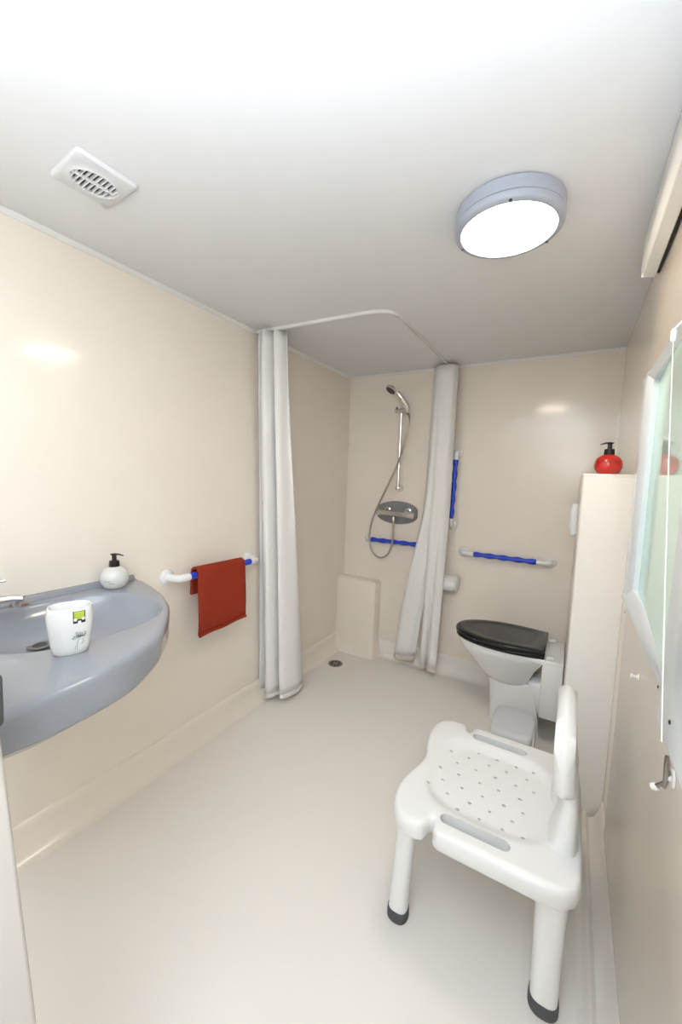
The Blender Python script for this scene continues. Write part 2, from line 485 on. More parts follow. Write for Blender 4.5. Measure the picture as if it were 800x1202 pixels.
for s in (-1, 1):
    bm = B()
    y = cy+s*.09
    loft(bm, [ring((x, y, z), (1, 0, 0), (0, 1, 0), a, b, 20, 3) for x, z, a, b in ((.045, cz-.02, .040, .082), (.047, cz+.01, .036, .078), (.052, cz+.05, .029, .068), (.054, cz+.12, .024, .058), (.052, cz+.2, .014, .05))])
    obj('back_support', bm, 'chair', r)

# ------------------------------------------------------------------ washbasin
bz = .93
TOP = [(XL, 1.012), (-1.56, 1.006), (-1.483, .989), (-1.41, .968), (-1.341, .944), (-1.27, .912), (-1.196, .872), (-1.12, .815), (-1.051, .754), (-1.0, .705), (-.96, .647), (-.929, .567), (-.906, .491), (-.896, .411), (-.89, .348), (-.888, .293), (-.888, .2475), (XL, .2475)]
LOW = [(XL, .975), (-1.55, .97), (-1.47, .955), (-1.39, .935), (-1.31, .91), (-1.24, .882), (-1.18, .852), (-1.12, .812), (-1.06, .752), (-1.01, .70), (-.965, .635), (-.928, .57), (-.908, .50), (-.900, .425), (-.896, .365), (-.905, .305), (-.905, .2475), (XL, .2475)]
def dense(P):
    q = smooth_path([(x, y, 0) for x, y in P[:-2]], 4)
    return [(v.x, v.y) for v in q]+P[-2:]
TOP, LOW = dense(TOP), dense(LOW)
r = thing('washbasin', 'blue grey curved washbasin counter fixed to the left wall', 'washbasin', (-1.25, .6, .8))
def shrink(P, d):
    n = len(P); out = []
    for i, (x, y) in enumerate(P):
        a = Vector(P[i-1] if i else (P[0][0]-.05, P[0][1])); b = Vector(P[(i+1)] if i < n-1 else P[i])
        if i in (0, n-1): out.append((x, y-(d if i == 0 else 0))); continue
        if i == n-2: out.append((x-d, y)); continue
        t = (b-a).normalized(); nn = Vector((t.y, -t.x))
        out.append((x+nn.x*d, y+nn.y*d))
    return out
def bowl_pt(a, k, z):
    c, s = math.cos(a), math.sin(a)
    e = 2/2.3
    x = -1.325+.228*k*math.copysign(abs(c)**e, c); y = .618+.255*k*math.copysign(abs(s)**e, s)
    return Vector((x, y, z))
bm = B()
NB = 64
from mathutils.geometry import delaunay_2d_cdt
inner = shrink(TOP, .020)
rim = [bowl_pt(2*PI*i/NB, 1.03, bz) for i in range(NB)]
pts = [Vector(p) for p in inner]+[Vector((q.x, q.y)) for q in rim]; n0 = len(inner)
eds = [(i, (i+1) % n0) for i in range(n0)]+[(n0+i, n0+(i+1) % NB) for i in range(NB)]
v, e, f, *_ = delaunay_2d_cdt(pts, eds, [], 0, 1e-7)
tv = [bm.verts.new((p.x, p.y, bz)) for p in v]
rimp = [(q.x, q.y) for q in rim]
for t in f:
    c = sum((v[i] for i in t), Vector((0, 0)))/len(t)
    if inside_any(c.x, c.y, [inner]) and not inside_any(c.x, c.y, [rimp]): bm.faces.new([tv[i] for i in t])
# outer apron
prev = tv[:n0]
sec = []
for d, z in ((.014, bz-.0008), (.008, bz-.003), (.0035, bz-.007), (.001, bz-.013), (0, bz-.02)):
    sec.append([Vector((x, y, z)) for x, y in shrink(TOP, d)])
for k in (.35, .7, .93):
    sec.append([Vector((a[0]+(b[0]-a[0])*k, a[1]+(b[1]-a[1])*k, bz-.02-.07*k)) for a, b in zip(TOP, LOW)])
sec.append([Vector((x, y, bz-.0955)) for x, y in shrink(LOW, .003)])
sec.append([Vector((x, y, bz-.099)) for x, y in shrink(LOW, .010)])
for sct in sec:
    nx = [bm.verts.new(p) for p in sct]
    for i in range(n0): bm.faces.new((prev[i], prev[(i+1) % n0], nx[(i+1) % n0], nx[i]))
    prev = nx
sl = [(XL+(x-XL)*.93, .2475+(y-.2475)*.93) for x, y in LOW]
nx = [bm.verts.new(Vector((x, y, bz-.128))) for x, y in sl]
for i in range(n0): bm.faces.new((prev[i], prev[(i+1) % n0], nx[(i+1) % n0], nx[i]))
bm.faces.new(nx)
# bowl
prev = [tv[n0+i] for i in range(NB)]
for k, z in ((1.015, bz-.001), (1.0, bz-.004), (.985, bz-.010), (.965, bz-.020), (.93, bz-.036), (.88, bz-.052), (.80, bz-.070), (.68, bz-.088), (.5, bz-.104), (.3, bz-.113), (.12, bz-.116)):
    nx = [bm.verts.new(bowl_pt(2*PI*i/NB, k, z)) for i in range(NB)]
    for i in range(NB): bm.faces.new((prev[i], prev[(i+1) % NB], nx[(i+1) % NB], nx[i]))
    prev = nx
bm.faces.new(prev)
obj('basin_body', bm, 'grey_basin', r, angle=50)
bm = B(); prism(bm, [Vector((XL+.0005, .25, bz-.002)), Vector((XL+.022, .25, bz-.002)), Vector((XL+.014, .25, bz+.018)), Vector((XL+.0005, .25, bz+.02))], (0, .74, 0))
obj('upstand', bm, 'grey_basin', r, bevel=.003)
bm = B(); c = Vector((-1.425, .57, bz-.1005)); lathe(bm, [(.0, .001), (.020, .001), (.032, .0025), (.035, .0005)], c, n=32); o = obj('waste', bm, 'drain', r)
bm = B(); lathe(bm, [(.0, .003), (.018, .003), (.02, .001)], c, n=24); obj('plug', bm, 'rubber', o)

# ------------------------------------------------------------------ basin mixer tap
tp = Vector((-1.535, .385, bz))
r = thing('basin_tap', 'chrome lever mixer tap at the left back edge of the grey basin', 'tap', tp)
bm = B(); lathe(bm, [(.0, .0), (.030, .0), (.030, .006), (.024, .010), (.022, .05), (.023, .075), (.019, .085), (.0, .088)], tp, n=28); obj('tap_body', bm, 'chrome', r)
bm = B(); tip = Vector((-1.42, .528, .993))
loft(bm, [ring(p, u, (0, 0, 1), a, b, 20, 2.6) for p, u, a, b in (
    (tp+Vector((0, 0, .05)), (.75, -.6, 0), .017, .013), (tp.lerp(tip, .5)+Vector((0, 0, .028)), (.75, -.6, 0), .015, .012), (tip+Vector((-.012, -.015, .004)), (.75, -.6, 0), .0145, .0115), (tip+Vector((.002, .002, .0)), (.75, -.6, 0), .012, .009))])
sp = obj('spout', bm, 'chrome', r)
bm = B(); lathe(bm, [(0, -.026), (.009, -.026), (.0105, -.022), (.0105, -.002)], tip+Vector((-.010, -.012, 0)), n=20); obj('aerator', bm, 'chrome', sp)
bm = B(); loft(bm, [ring(p, (.75, -.6, 0), (0, 0, 1), a, .004, 16, 2.6) for p, a in ((tp+Vector((-.005, 0, .09)), .012), (tp+Vector((.03, .035, .104)), .010), (tp+Vector((.09, .10, .122)), .007), (tp+Vector((.098, .110, .123)), .004))]); obj('lever', bm, 'chrome', r)
# two thin brown slivers on the rim by the tap
for k, (p, a) in enumerate([((-1.470, .572), .5), ((-1.515, .475), .9)]):
    bm = B(); lathe(bm, [(.002, .001), (.022, .001), (.027, .004), (.024, .008), (.01, .010), (.001, .010)], (0, 0, 0), n=24, sx=1, sy=.55)
    bmesh.ops.rotate(bm, verts=bm.verts, matrix=Matrix.Rotation(a+.6, 3, 'Z'))
    bmesh.ops.translate(bm, verts=bm.verts, vec=(XL+(.04 if k == 0 else .035), p[1], bz))
    o = obj('brown_sliver', bm, 'brown'); tag(o, ['thin brown sliver below the tip of the chrome spout', 'brown sliver at the left photo edge, left of the spout tip'][k], 'soap')

# ------------------------------------------------------------------ tumbler
tc = Vector((-1.075, .497, bz)); wa = Vector((.40, .917, 0)); da = Vector((.917, -.40, 0))
r = thing('tumbler', 'white ceramic tumbler with lime patch and flower drawing on the basin rim', 'tumbler', tc)
TW = [(0, .035, .031), (.004, .039, .034), (.02, .042, .036), (.05, .0465, .039), (.08, .050, .041), (.10, .0505, .041), (.114, .048, .039), (.118, .0465, .038)]
def tw(z):
    for (a, b), (c_, d_) in zip([(t[0], t[1:]) for t in TW], [(t[0], t[1:]) for t in TW][1:]):
        if a <= z <= c_:
            k = (z-a)/(c_-a); return b[0]+(d_[0]-b[0])*k, b[1]+(d_[1]-b[1])*k
    return TW[-1][1:]
def tlean(z): return Vector((0, 0, z))
bm = B()
loft(bm, [ring(tc+tlean(z), wa, da, a, b, 48, 2.7) for z, a, b in TW]+[ring(tc+tlean(.1185), wa, da, .044, .0355, 48, 2.7), ring(tc+tlean(.110), wa, da, .041, .0335, 48, 2.7), ring(tc+tlean(.05), wa, da, .038, .032, 48, 2.7), ring(tc+tlean(.01), wa, da, .028, .024, 48, 2.7)])
obj('cup', bm, 'ceramic', r)
def tsurf(u, z, off=.0005):
    a, b = tw(z); a += off; b += off
    s = max(-.999, min(.999, u/a)); q = (1-abs(s)**2.7)**(1/2.7)
    return tc+wa*u+da*(b*q)+Vector((0, 0, z))
def patch(bm, u0, u1, z0, z1, off=.0006, nu=8, nz=6):
    g = [[bm.verts.new(tsurf(u0+(u1-u0)*i/nu, z0+(z1-z0)*j/nz, off)) for i in range(nu+1)] for j in range(nz+1)]
    for j in range(nz):
        for i in range(nu): bm.faces.new((g[j][i], g[j][i+1], g[j+1][i+1], g[j+1][i]))
bm = B(); patch(bm, .005, .031, .082, .112, .0004); obj('label_patch', bm, 'ink', r)
bm = B(); patch(bm, .007, .029, .092, .111, .0009); obj('label_field', bm, 'green', r)
def disc(bm, u, z, rad, off=.0013):
    vs = [bm.verts.new(tsurf(u+rad*math.cos(2*PI*i/14), z+rad*math.sin(2*PI*i/14), off)) for i in range(14)]; bm.faces.new(vs)
bm = B(); disc(bm, .010, .0915, .0038); disc(bm, .0265, .0925, .0038); disc(bm, .0185, .0845, .0038); obj('label_dots', bm, 'white', r)
bm = B()
def stroke(pts, w=.0005):
    tube(bm, smooth_path([tsurf(u, z, .0004) for u, z in pts], 4), w, 6)
stroke([(.013, .012), (.0125, .025), (.015, .037), (.019, .042)]); stroke([(.008, .014), (.009, .024)]); stroke([(.022, .026), (.026, .034), (.024, .042)])
for k in range(9):
    a = PI*(k/8)*1.1-.15; l = .011+.003*(k % 3)
    stroke([(.019, .045), (.019+l*.6*math.cos(a)+.001, .047+l*.35*math.sin(a)), (.019+l*math.cos(a), .046+l*.9*math.sin(a))], .0006)
    stroke([(.019+l*math.cos(a), .046+l*.9*math.sin(a)), (.019+l*.8*math.cos(a+.25), .046+l*.75*math.sin(a+.25)), (.019, .047)], .0005)
obj('flower_drawing', bm, 'sketch', r)

# ------------------------------------------------------------------ soap dispensers
def dispenser(name, c, R_, hgt, m, label, face, nozzle, printm, base=.55):
    r = thing(name, label, 'soap bottle', c)
    c = Vector(c); bm = B()
    prof = [(0.0, 0), (R_*base, 0), (R_*(base+.08), .002)]
    for i in range(1, 15):
        a = -1.02+ (1.02+1.22)*i/15
        prof.append((R_*math.cos(a)**.8, hgt*(math.sin(a)+math.sin(1.02))/(math.sin(1.22)+math.sin(1.02))))
    prof += [(R_*.42, hgt*1.0), (R_*.36, hgt*1.02), (0, hgt*1.02)]
    lathe(bm, prof, c, n=40); bt = obj('bottle', bm, m, r, angle=50)
    z = hgt*1.0; k = R_/.045
    bm = B(); lathe(bm, [(0, z), (.0165*k, z), (.017*k, z+.002), (.0155*k, z+.020*k), (.014*k, z+.021*k), (0, z+.021*k)], c, n=28); cp = obj('pump_collar', bm, 'blackp', r)
    n_ = Vector(nozzle).normalized()
    bm = B(); lathe(bm, [(0, z+.02*k), (.0075*k, z+.02*k), (.0070*k, z+.038*k), (.0095*k, z+.040*k), (.010*k, z+.043*k), (.006*k, z+.046*k), (0, z+.046*k)], c, n=20)
    p0 = c+Vector((0, 0, z+.0425*k))
    loft(bm, [ring(p0+n_*d*k+Vector((0, 0, dz_*k)), n_.cross(Vector((0, 0, 1))), (0, 0, 1), a*k, b*k, 12) for d, dz_, a, b in ((-.012, .001, .003, .0015), (0, 0, .007, .0032), (.012, .001, .006, .0028), (.026, -.003, .0045, .002), (.030, -.005, .003, .0014))])
    obj('pump_head', bm, 'blackp', r)
    return r, prof, c
def surf_patch(c, prof, az0, az1, z0, z1, bm, off=.0006, nu=6, nz=3):
    def rad(z):
        for (r0, a), (r1, b) in zip(prof, prof[1:]):
            if a <= z <= b and b > a: return r0+(r1-r0)*(z-a)/(b-a)
        return prof[5][0]
    g = []
    for j in range(nz+1):
        z = z0+(z1-z0)*j/nz; q = rad(z)+off
        g.append([bm.verts.new((c.x+q*math.cos(az0+(az1-az0)*i/nu), c.y+q*math.sin(az0+(az1-az0)*i/nu), c.z+z)) for i in range(nu+1)])
    for j in range(nz):
        for i in range(nu): bm.faces.new((g[j][i], g[j][i+1], g[j+1][i+1], g[j+1][i]))
fr = math.atan2(-.9, 1.53)
r, pf, c = dispenser('lotion_dispenser', (-1.535, .872, bz), .051, .085, 'lotion', 'pearl white round pump bottle with black pump on the grey basin', None, (.75, .66, 0), 'label_grey')
bm = B()
for az, w, z in ((-.72, .52, .034), (-.38, .36, .026)):
    for k in range(int(w/.045)):
        if k % 5 == 4: continue
        surf_patch(c, pf, fr+az+k*.045, fr+az+k*.045+.034, z, z+.0034, bm, nu=2, nz=1)
obj('lettering', bm, 'label_grey', r)
fr = math.atan2(-1.98, -.117)
r, pf, c = dispenser('soap_dispenser', (.117, 2.0, hz), .0515, .082, 'red', 'round red soap bottle with black pump on top of the tall housing', None, (-1, .1, 0), 'label_brown')
bm = B()
random.seed(2)
for k in range(11):
    a = fr-.95+k*.17; h_ = .010+.006*random.random()
    z = .044+.003*math.sin(k)
    surf_patch(c, pf, a, a+.035, z, z+h_, bm, nu=2, nz=3)
    surf_patch(c, pf, a, a+.11, z+(h_-.003 if k % 2 else .0), z+(h_ if k % 2 else .003), bm, nu=3, nz=1)
    if k % 3 == 0: surf_patch(c, pf, a+.08, a+.11, z, z+h_*.7, bm, nu=2, nz=2)
surf_patch(c, pf, fr-1.1, fr-.9, .018, .026, bm)
obj('lettering', bm, 'label_brown', r)

# ------------------------------------------------------------------ grab bars
def grab_bar(label, p0, p1, nrm, off=.075, rad=.016, wave=True, name='grab_bar', group=None, elbow=.07):
    """p0,p1 on the wall plane (flange centres), nrm outwards"""
    p0, p1, n_ = Vector(p0), Vector(p1), Vector(nrm)
    d = (p1-p0).normalized(); r = thing(name, label, 'grab bar', p0.lerp(p1, .5), group)
    for a, s in ((p0, 1), (p1, -1)):
        bm = B(); lathe(bm, [(0, .0005), (.036, .0005), (.037, .004), (.033, .010), (.022, .016), (0, .017)], a, n_, n=32); fl = obj('flange', bm, 'white', r)
        bm = B(); pts = [a+n_*.01]+[a+n_*(off-.035)]
        for i in range(1, 7):
            t = PI/2*i/6; pts.append(a+n_*(off-.035+.035*math.sin(t))+d*s*.035*(1-math.cos(t)))
        pts.append(a+n_*off+d*s*elbow); tube(bm, pts, rad*1.05, 18); obj('elbow', bm, 'white', r)
    bm = B(); q0 = p0+n_*off+d*elbow; q1 = p1+n_*off-d*elbow; L_ = (q1-q0).length; N = 90
    u = d.orthogonal().normalized(); v = d.cross(u); rings = []
    for i in range(N+1):
        t = i/N; w = 0
        rr_ = rad*1.0
        tw_ = t*L_*36 if wave else 0
        # finger-wave grip: slightly oval twisted section
        ua = u*math.cos(tw_)+v*math.sin(tw_); va = -u*math.sin(tw_)+v*math.cos(tw_)
        k = .14 if wave else 0
        e = min(1, min(t, 1-t)*40+.7)
        rings.append(ring(q0.lerp(q1, t), ua, va, rr_*(1+k)*e, rr_*(1-k)*e, 18))
    loft(bm, rings); g = obj('grip', bm, 'blue', r); g['label'] = 'glossy blue grip'
    return r
grab_bar('grab bar with blue ends and white elbows, red towel hanging over it', (XL, 1.155, .905), (XL, 1.69, .913), (1, 0, 0), off=.08, rad=.0165, wave=False, elbow=.064)
grab_bar('blue grab bar in the shower, partly behind the right curtain', (-1.385, YB, .925), (-.80, YB, .925), (0, -1, 0), off=.055, rad=.0165, elbow=.04)
grab_bar('upright blue grab bar right of the shower curtain', (-.716, YB, 1.60), (-.728, YB, 1.09), (0, -1, 0), off=.055, rad=.0165, elbow=.05)
grab_bar('blue grab bar on the back wall above the toilet', (-.635, YB, .908), (-.095, YB, .905), (0, -1, 0), off=.055, rad=.0165, elbow=.075)

# ------------------------------------------------------------------ towel
bx = XL+.08; bzz = .917
bm = B()
ny = 26
rings = []
for i in range(ny+1):
    t = i/ny; y = 1.25+.305*t
    z0 = bzz-.002*t
    lf = .305-.015*t+.004*math.sin(t*9); lb = .11+.01*t
    prof = []
    wob = .004*math.sin(t*7+1)
    # outer profile: down the front (room side), then inner
    th = .011
    R0 = .020
    out = []; inn = []
    for k in range(10): # front bottom->top
        s = 1-k/9; out.append((bx+R0+th+wob*s+.010*math.sin(s*3)*s, z0-lf*s)); inn.append((bx+R0-.001+wob*s+.010*math.sin(s*3)*s, z0-lf*s+.002))
    for k in range(1, 8):
        a = PI*k/8; out.append((bx+(R0+th)*math.cos(a), z0+(R0+th)*math.sin(a))); inn.append((bx+R0*math.cos(a), z0+R0*math.sin(a)))
    for k in range(7):
        s = k/6; out.append((bx-R0-th-.004*s, z0-lb*s)); inn.append((bx-R0-.004*s, z0-lb*s))
    prof = out+inn[::-1]
    rings.append([Vector((x, y, z)) for x, z in prof])
loft(bm, rings)
r = thing('hand_towel', 'rust red hand towel folded over the left wall grab bar', 'towel', (bx, 1.4, .62))
o = obj('cloth', bm, 'towel', r, angle=180, bevel=0)
bm = B()
tube(bm, [(bx+.033+.004*math.sin(7*t+1), 1.249+.307*t, bzz-.303+.013*t+.004*math.sin(t*9)) for t in [i/16 for i in range(17)]], .0085, 10)
tube(bm, [(bx+.034, 1.249+.307*t, bzz-.283+.013*t+.004*math.sin(t*9)) for t in [i/16 for i in range(17)]], .0065, 10)
obj('hem', bm, 'towel', r)

# ------------------------------------------------------------------ curtain rail and curtains
rail = [(XL+.001, 1.72, 2.186), (-1.3, 1.735, 2.186), (-1.05, 1.748, 2.186), (-.93, 1.755, 2.186), (-.87, 1.765, 2.186), (-.825, 1.79, 2.186), (-.803, 1.84, 2.186), (-.797, 1.92, 2.186), (-.797, 2.2, 2.186), (-.797, YB-.001, 2.186)]
P = smooth_path(rail, 6)
bm = B(); rg = []
for i, p in enumerate(P):
    t = (P[min(i+1, len(P)-1)]-P[max(i-1, 0)]).normalized(); s = t.cross(Vector((0, 0, 1)))
    rg.append([p+s*a+Vector((0, 0, b)) for a, b in ((-.008, .0135), (-.008, -.002), (-.003, -.002), (-.003, .003), (.003, .003), (.003, -.002), (.008, -.002), (.008, .0135))])
loft(bm, rg); o = obj('curtain_rail', bm, 'trim', angle=60); tag(o, 'white curved shower curtain rail fixed to the ceiling', 'curtain rail')
def qtab(k):
    A = [(0, 0), (.25, .07), (.48, .15), (.6, .42), (.79, .75), (1, 1)]
    for (a, b), (c_, d_) in zip(A, A[1:]):
        if k <= c_+1e-9:
            t = (k-a)/(c_-a); return b+(d_-b)*t
    return 1
def qs(k): return (qtab(max(0, k-.06))+qtab(k)+qtab(min(1, k+.06)))/3 if .06 < k < .94 else qtab(k)
def curtain(name, label, top, bot, zt, zb, hemh=.03, nz=44, groups=None, amp_t=1, hem=True, ease=lambda k: k**1.15):
    """top/bot: dense plan polylines with equal number of points"""
    T_ = smooth_path([(x, y, 0) for x, y in top], 6); B_ = smooth_path([(x, y, 0) for x, y in bot], 6)
    r = thing(name, label, 'curtain', (sum(p.x for p in B_)/len(B_), sum(p.y for p in B_)/len(B_), zb))
    def grid(z_of, m, nm, par):
        bm = B(); g = []
        for j in range(len(z_of)):
            k = z_of[j]; ks = ease(k)
            row = []
            for i, (a, b) in enumerate(zip(T_, B_)):
                p = a.lerp(b, ks)
                sag = .012*math.sin(PI*k)*math.sin(i*.35+k*3)
                row.append(bm.verts.new((p.x+sag*.4, p.y+sag*.4, zt+(zb-zt)*k)))
            g.append(row)
        for j in range(len(g)-1):
            for i in range(len(T_)-1): bm.faces.new((g[j][i], g[j][i+1], g[j+1][i+1], g[j+1][i]))
        return obj(nm, bm, m, par, angle=180, solid=.0035)
    kh = 1-hemh/(zt-zb)
    c_ = grid([kh*i/nz for i in range(nz+1)], 'curtain', 'fabric', r)
    if hem: grid([kh+(1-kh)*i/3 for i in range(4)], 'hem', 'hem', r)['label'] = 'pinkish cream stitched hem'
    else: grid([kh+(1-kh)*i/3 for i in range(4)], 'curtain', 'hem', r)
    return r
topL = [(-1.565, 1.70), (-1.55, 1.76), (-1.53, 1.69), (-1.50, 1.67), (-1.485, 1.72), (-1.475, 1.77), (-1.455, 1.70), (-1.43, 1.72), (-1.42, 1.77), (-1.40, 1.74)]
botL = [(-1.595, 1.80), (-1.57, 1.86), (-1.545, 1.80), (-1.52, 1.785), (-1.50, 1.82), (-1.485, 1.90), (-1.46, 1.83), (-1.43, 1.85), (-1.41, 1.94), (-1.43, 2.03)]
curtain('shower_curtain', 'white shower curtain gathered at the left wall beside the towel', topL, botL, 2.178, .035, hemh=.03, hem=False)
topR = [(-.890, 2.74), (-.86, 2.70), (-.83, 2.695), (-.80, 2.70), (-.775, 2.70), (-.75, 2.71), (-.74, 2.74)]
botR = [(-1.09, 2.745), (-1.07, 2.71), (-1.03, 2.70), (-.98, 2.71), (-.95, 2.73), (-.935, 2.745), (-.925, 2.72)]
curtain('shower_curtain', 'white shower curtain with pinkish hem hanging near the toilet roll', topR, botR, 2.178, .06, hemh=.035, ease=qs)
bm = B()

# second half of that curtain: right-hand fold (same cloth, so a part of it)
rc = [o for o in bpy.data.objects if o.name.startswith('shower_curtain')][-1]
T_ = smooth_path([(x, y, 0) for x, y in [(-.86, 2.705), (-.82, 2.69), (-.78, 2.69), (-.745, 2.70), (-.725, 2.745)]], 6)
B_ = smooth_path([(x, y, 0) for x, y in [(-.868, 2.72), (-.85, 2.69), (-.825, 2.73), (-.79, 2.675), (-.745, 2.68)]], 6)
for (k0, k1, nm, mm) in ((0, .985, 'fold', 'curtain'), (.985, 1, 'fold_hem', 'hem')):
    bm = B(); g = []
    for j in range(31):
        k = k0+(k1-k0)*j/30
        row = []
        for i, (a, b) in enumerate(zip(T_, B_)):
            q = qs(k)
            p = a.lerp(b, q)
            row.append(bm.verts.new((p.x+.006*math.sin(i*.5+k*4)*k, p.y-.008, 2.178-(2.178-.045)*k)))
        g.append(row)
    for j in range(30):
        for i in range(len(T_)-1): bm.faces.new((g[j][i], g[j][i+1], g[j+1][i+1], g[j+1][i]))
    obj(nm, bm, mm, rc, angle=180, solid=.003)

# ------------------------------------------------------------------ shower riser, hand shower, valve
sx = -1.135; sy = YB-.06
r = thing('shower_riser', 'slim chrome riser rail on the shower back wall', 'shower rail', (sx, YB, 1.33))
bm = B(); tube(bm, [(sx, sy, 1.33), (sx, sy, 1.97)], .0105, 16); obj('rail', bm, 'chrome', r)
for z in (1.335, 1.955):
    bm = B(); lathe(bm, [(0, .0), (.024, 0), (.025, .006), (.018, .02), (.015, .055), (.017, .075), (0, .08)] if z < 1.5 else [(0, 0), (.02, 0), (.02, .01), (.012, .02), (.012, .07), (0, .072)], (sx, YB-.0005, z), (0, -1, 0), 24); obj('bracket', bm, 'chrome', r)
lathe_c = (sx, sy, 1.325); bm = B(); lathe(bm, [(0, 0), (.016, .001), (.02, .008), (.0205, .02), (.017, .03), (0, .032)], (sx, sy, 1.318), (0, 0, 1), 24); obj('end_cap', bm, 'chrome', r)
bm = B(); tube(bm, [(sx-.045, sy-.008, 1.905), (sx+.055, sy-.008, 1.905)], .0175, 20); sl = obj('slider', bm, 'chrome', r)
bm = B(); lathe(bm, [(0, 0), (.007, 0), (.008, .006), (.0, .008)], (sx-.03, sy-.02, 1.922), (0, 0, 1), 16); obj('knob', bm, 'blackp', sl)
r = thing('hand_shower', 'chrome hand shower with dark face and looping metal hose', 'shower head', (sx+.03, sy-.04, 1.9))
hb = Vector((sx+.052, sy-.03, 1.885)); ht = Vector((sx-.0, sy-.10, 2.02))
bm = B(); tube(bm, [hb, hb+Vector((.003, -.006, .04)), hb.lerp(ht, .6)+Vector((.010, 0, .008)), ht], lambda t: .013+.008*math.sin(PI*min(1, t*1.1))+.003*t, 20, 6); obj('handle', bm, 'chrome', r)
fn = Vector((-.35, -.45, -.82)).normalized(); hc = Vector((sx-.035, sy-.125, 2.035))
bm = B(); lathe(bm, [(0, -.024), (.02, -.022), (.038, -.008), (.043, .0), (.043, .007), (.039, .009), (0, .009)], hc, fn, 32); hd = obj('head', bm, 'chrome', r)
bm = B(); lathe(bm, [(0, .0095), (.036, .0095), (.035, .0115), (0, .012)], hc, fn, 28); o = obj('spray_face', bm, 'rubber', hd); o['label'] = 'dark grey spray face'
hp_ = [hb, (-1.055, 2.725, 1.84), (-1.075, 2.725, 1.70), (-1.12, 2.73, 1.54), (-1.19, 2.735, 1.38), (-1.265, 2.735, 1.22), (-1.318, 2.735, 1.08), (-1.335, 2.73, .95), (-1.305, 2.725, .845), (-1.24, 2.725, .80), (-1.175, 2.725, .835), (-1.145, 2.73, .92), (-1.143, 2.735, 1.02), (-1.146, 2.74, 1.105)]
bm = B(); tube(bm, hp_, .0072, 10, 12); obj('hose', bm, 'hose', r)
bm = B(); lathe(bm, [(0, 0), (.0095, 0), (.0105, .02), (.008, .03), (0, .03)], (-1.146, 2.74, 1.09), (0, 0, 1), 16); obj('hose_nut', bm, 'chrome', r)
r = thing('shower_valve', 'chrome bar shower valve on a grey oval wall plate', 'shower valve', (-1.15, YB, 1.145))
bm = B(); pts = []
cxx, czz = -1.155, 1.147
for i in range(24):
    a = 2*PI*i/24; c_, s_ = math.cos(a), math.sin(a)
    x = cxx+.175*max(-.94, min(.94, c_)); z = czz+.088*math.copysign(abs(s_)**.85, s_)
    pts.append(Vector((x, YB-.001, z)))
prism(bm, pts, (0, -.012, 0)); obj('wall_plate', bm, 'grey_panel', r, bevel=.004)
vy = 2.752
bm = B(); tube(bm, [(-1.295, vy, 1.146), (-1.255, vy, 1.146)], .0215, 24); tube(bm, [(-1.255, vy, 1.146), (-1.045, vy, 1.14)], .0175, 24); obj('bar_body', bm, 'chrome', r)
bm = B(); tube(bm, [(-1.045, vy, 1.14), (-1.040, vy, 1.14), (-1.0, vy, 1.138)], .0215, 24); obj('temperature_knob', bm, 'chrome', r)
for x in (-1.225, -1.06):
    bm = B(); tube(bm, [(x, YB-.012, 1.165), (x, vy, 1.15)], .016, 20); lathe(bm, [(0, 0), (.026, 0), (.024, .01), (.016, .014)], (x, YB-.0125, 1.165), (0, -1, 0), 24); obj('inlet', bm, 'chrome', r)

# ------------------------------------------------------------------ toilet roll holder
r = thing('toilet_roll', 'white toilet roll in a wall holder beside the right curtain', 'toilet roll', (-.705, YB, .62))
rc_y = YB-.07
bm = B(); lathe(bm, [(.02, -.052), (.054, -.052), (.056, -.049), (.056, .049), (.054, .052), (.02, .052)], (-.712, rc_y, .683), (1, 0, 0), 36, cap=True); obj('paper', bm, 'paper', r)
bm = B(); lathe(bm, [(0, .053), (.052, .053), (.055, .056), (.055, .060), (.05, .063), (0, .063)], (-.712, rc_y, .683), (1, 0, 0), 36); box(bm, -.659, -.648, rc_y, YB-.0005, .655, .715, .004); obj('holder', bm, 'white', r)

# ------------------------------------------------------------------ floor drain
r = thing('floor_drain', 'round grey shower drain set in the cream floor', 'drain', (-1.45, 2.475, 0))
bm = B(); c = (-1.45, 2.475, 0)
lathe(bm, [(0, .0008), (.040, .0008), (.046, .003), (.052, .0035), (.055, .001), (.055, .0005)], c, n=36); obj('ring', bm, 'drain', r)
bm = B(); lathe(bm, [(0, .0045), (.012, .0042), (.018, .0035), (.022, .001)], c, n=24)
for k in range(8):
    a = PI*k/4; bmx = [Vector((c[0]+math.cos(a)*q+math.sin(a)*w, c[1]+math.sin(a)*q-math.cos(a)*w, .001)) for q, w in ((.020, .003), (.042, .004), (.042, -.004), (.020, -.003))]
    prism(bm, bmx, (0, 0, .0022))
obj('grate', bm, 'drain', r)
bm = B(); lathe(bm, [(0, .0011), (.0395, .0011), (.0396, .0009)], c, n=36); obj('drain_hole', bm, 'dark_slot', r)

# ------------------------------------------------------------------ ceiling lamp
lc = Vector((-.225, 1.303, H)); RL = .150
r = thing('ceiling_lamp', 'round grey bulkhead ceiling lamp with glowing diffuser', 'lamp', lc)
dn = (0, 0, -1)
bm = B(); lathe(bm, [(0, .0005), (RL-.012, .0005), (RL-.012, .004), (RL, .005), (RL, .038), (RL-.003, .040)], lc, dn, 72); obj('housing', bm, 'grey_lamp', r)
bm = B(); lathe(bm, [(RL-.004, .0405), (RL+.001, .042), (RL+.001, .056), (RL-.003, .061), (RL-.015, .064), (RL-.018, .063), (RL-.018, .058)], lc, dn, 72, cap=False); rg_ = obj('ring', bm, 'grey_lamp', r)
bm = B(); lathe(bm, [(RL-.018, .058), (RL-.026, .063), (RL-.06, .068), (RL-.10, .071), (0.001, .072)], lc, dn, 64, cap=False); o = obj('diffuser', bm, 'diffuser', r); o['label'] = 'glowing warm white diffuser'
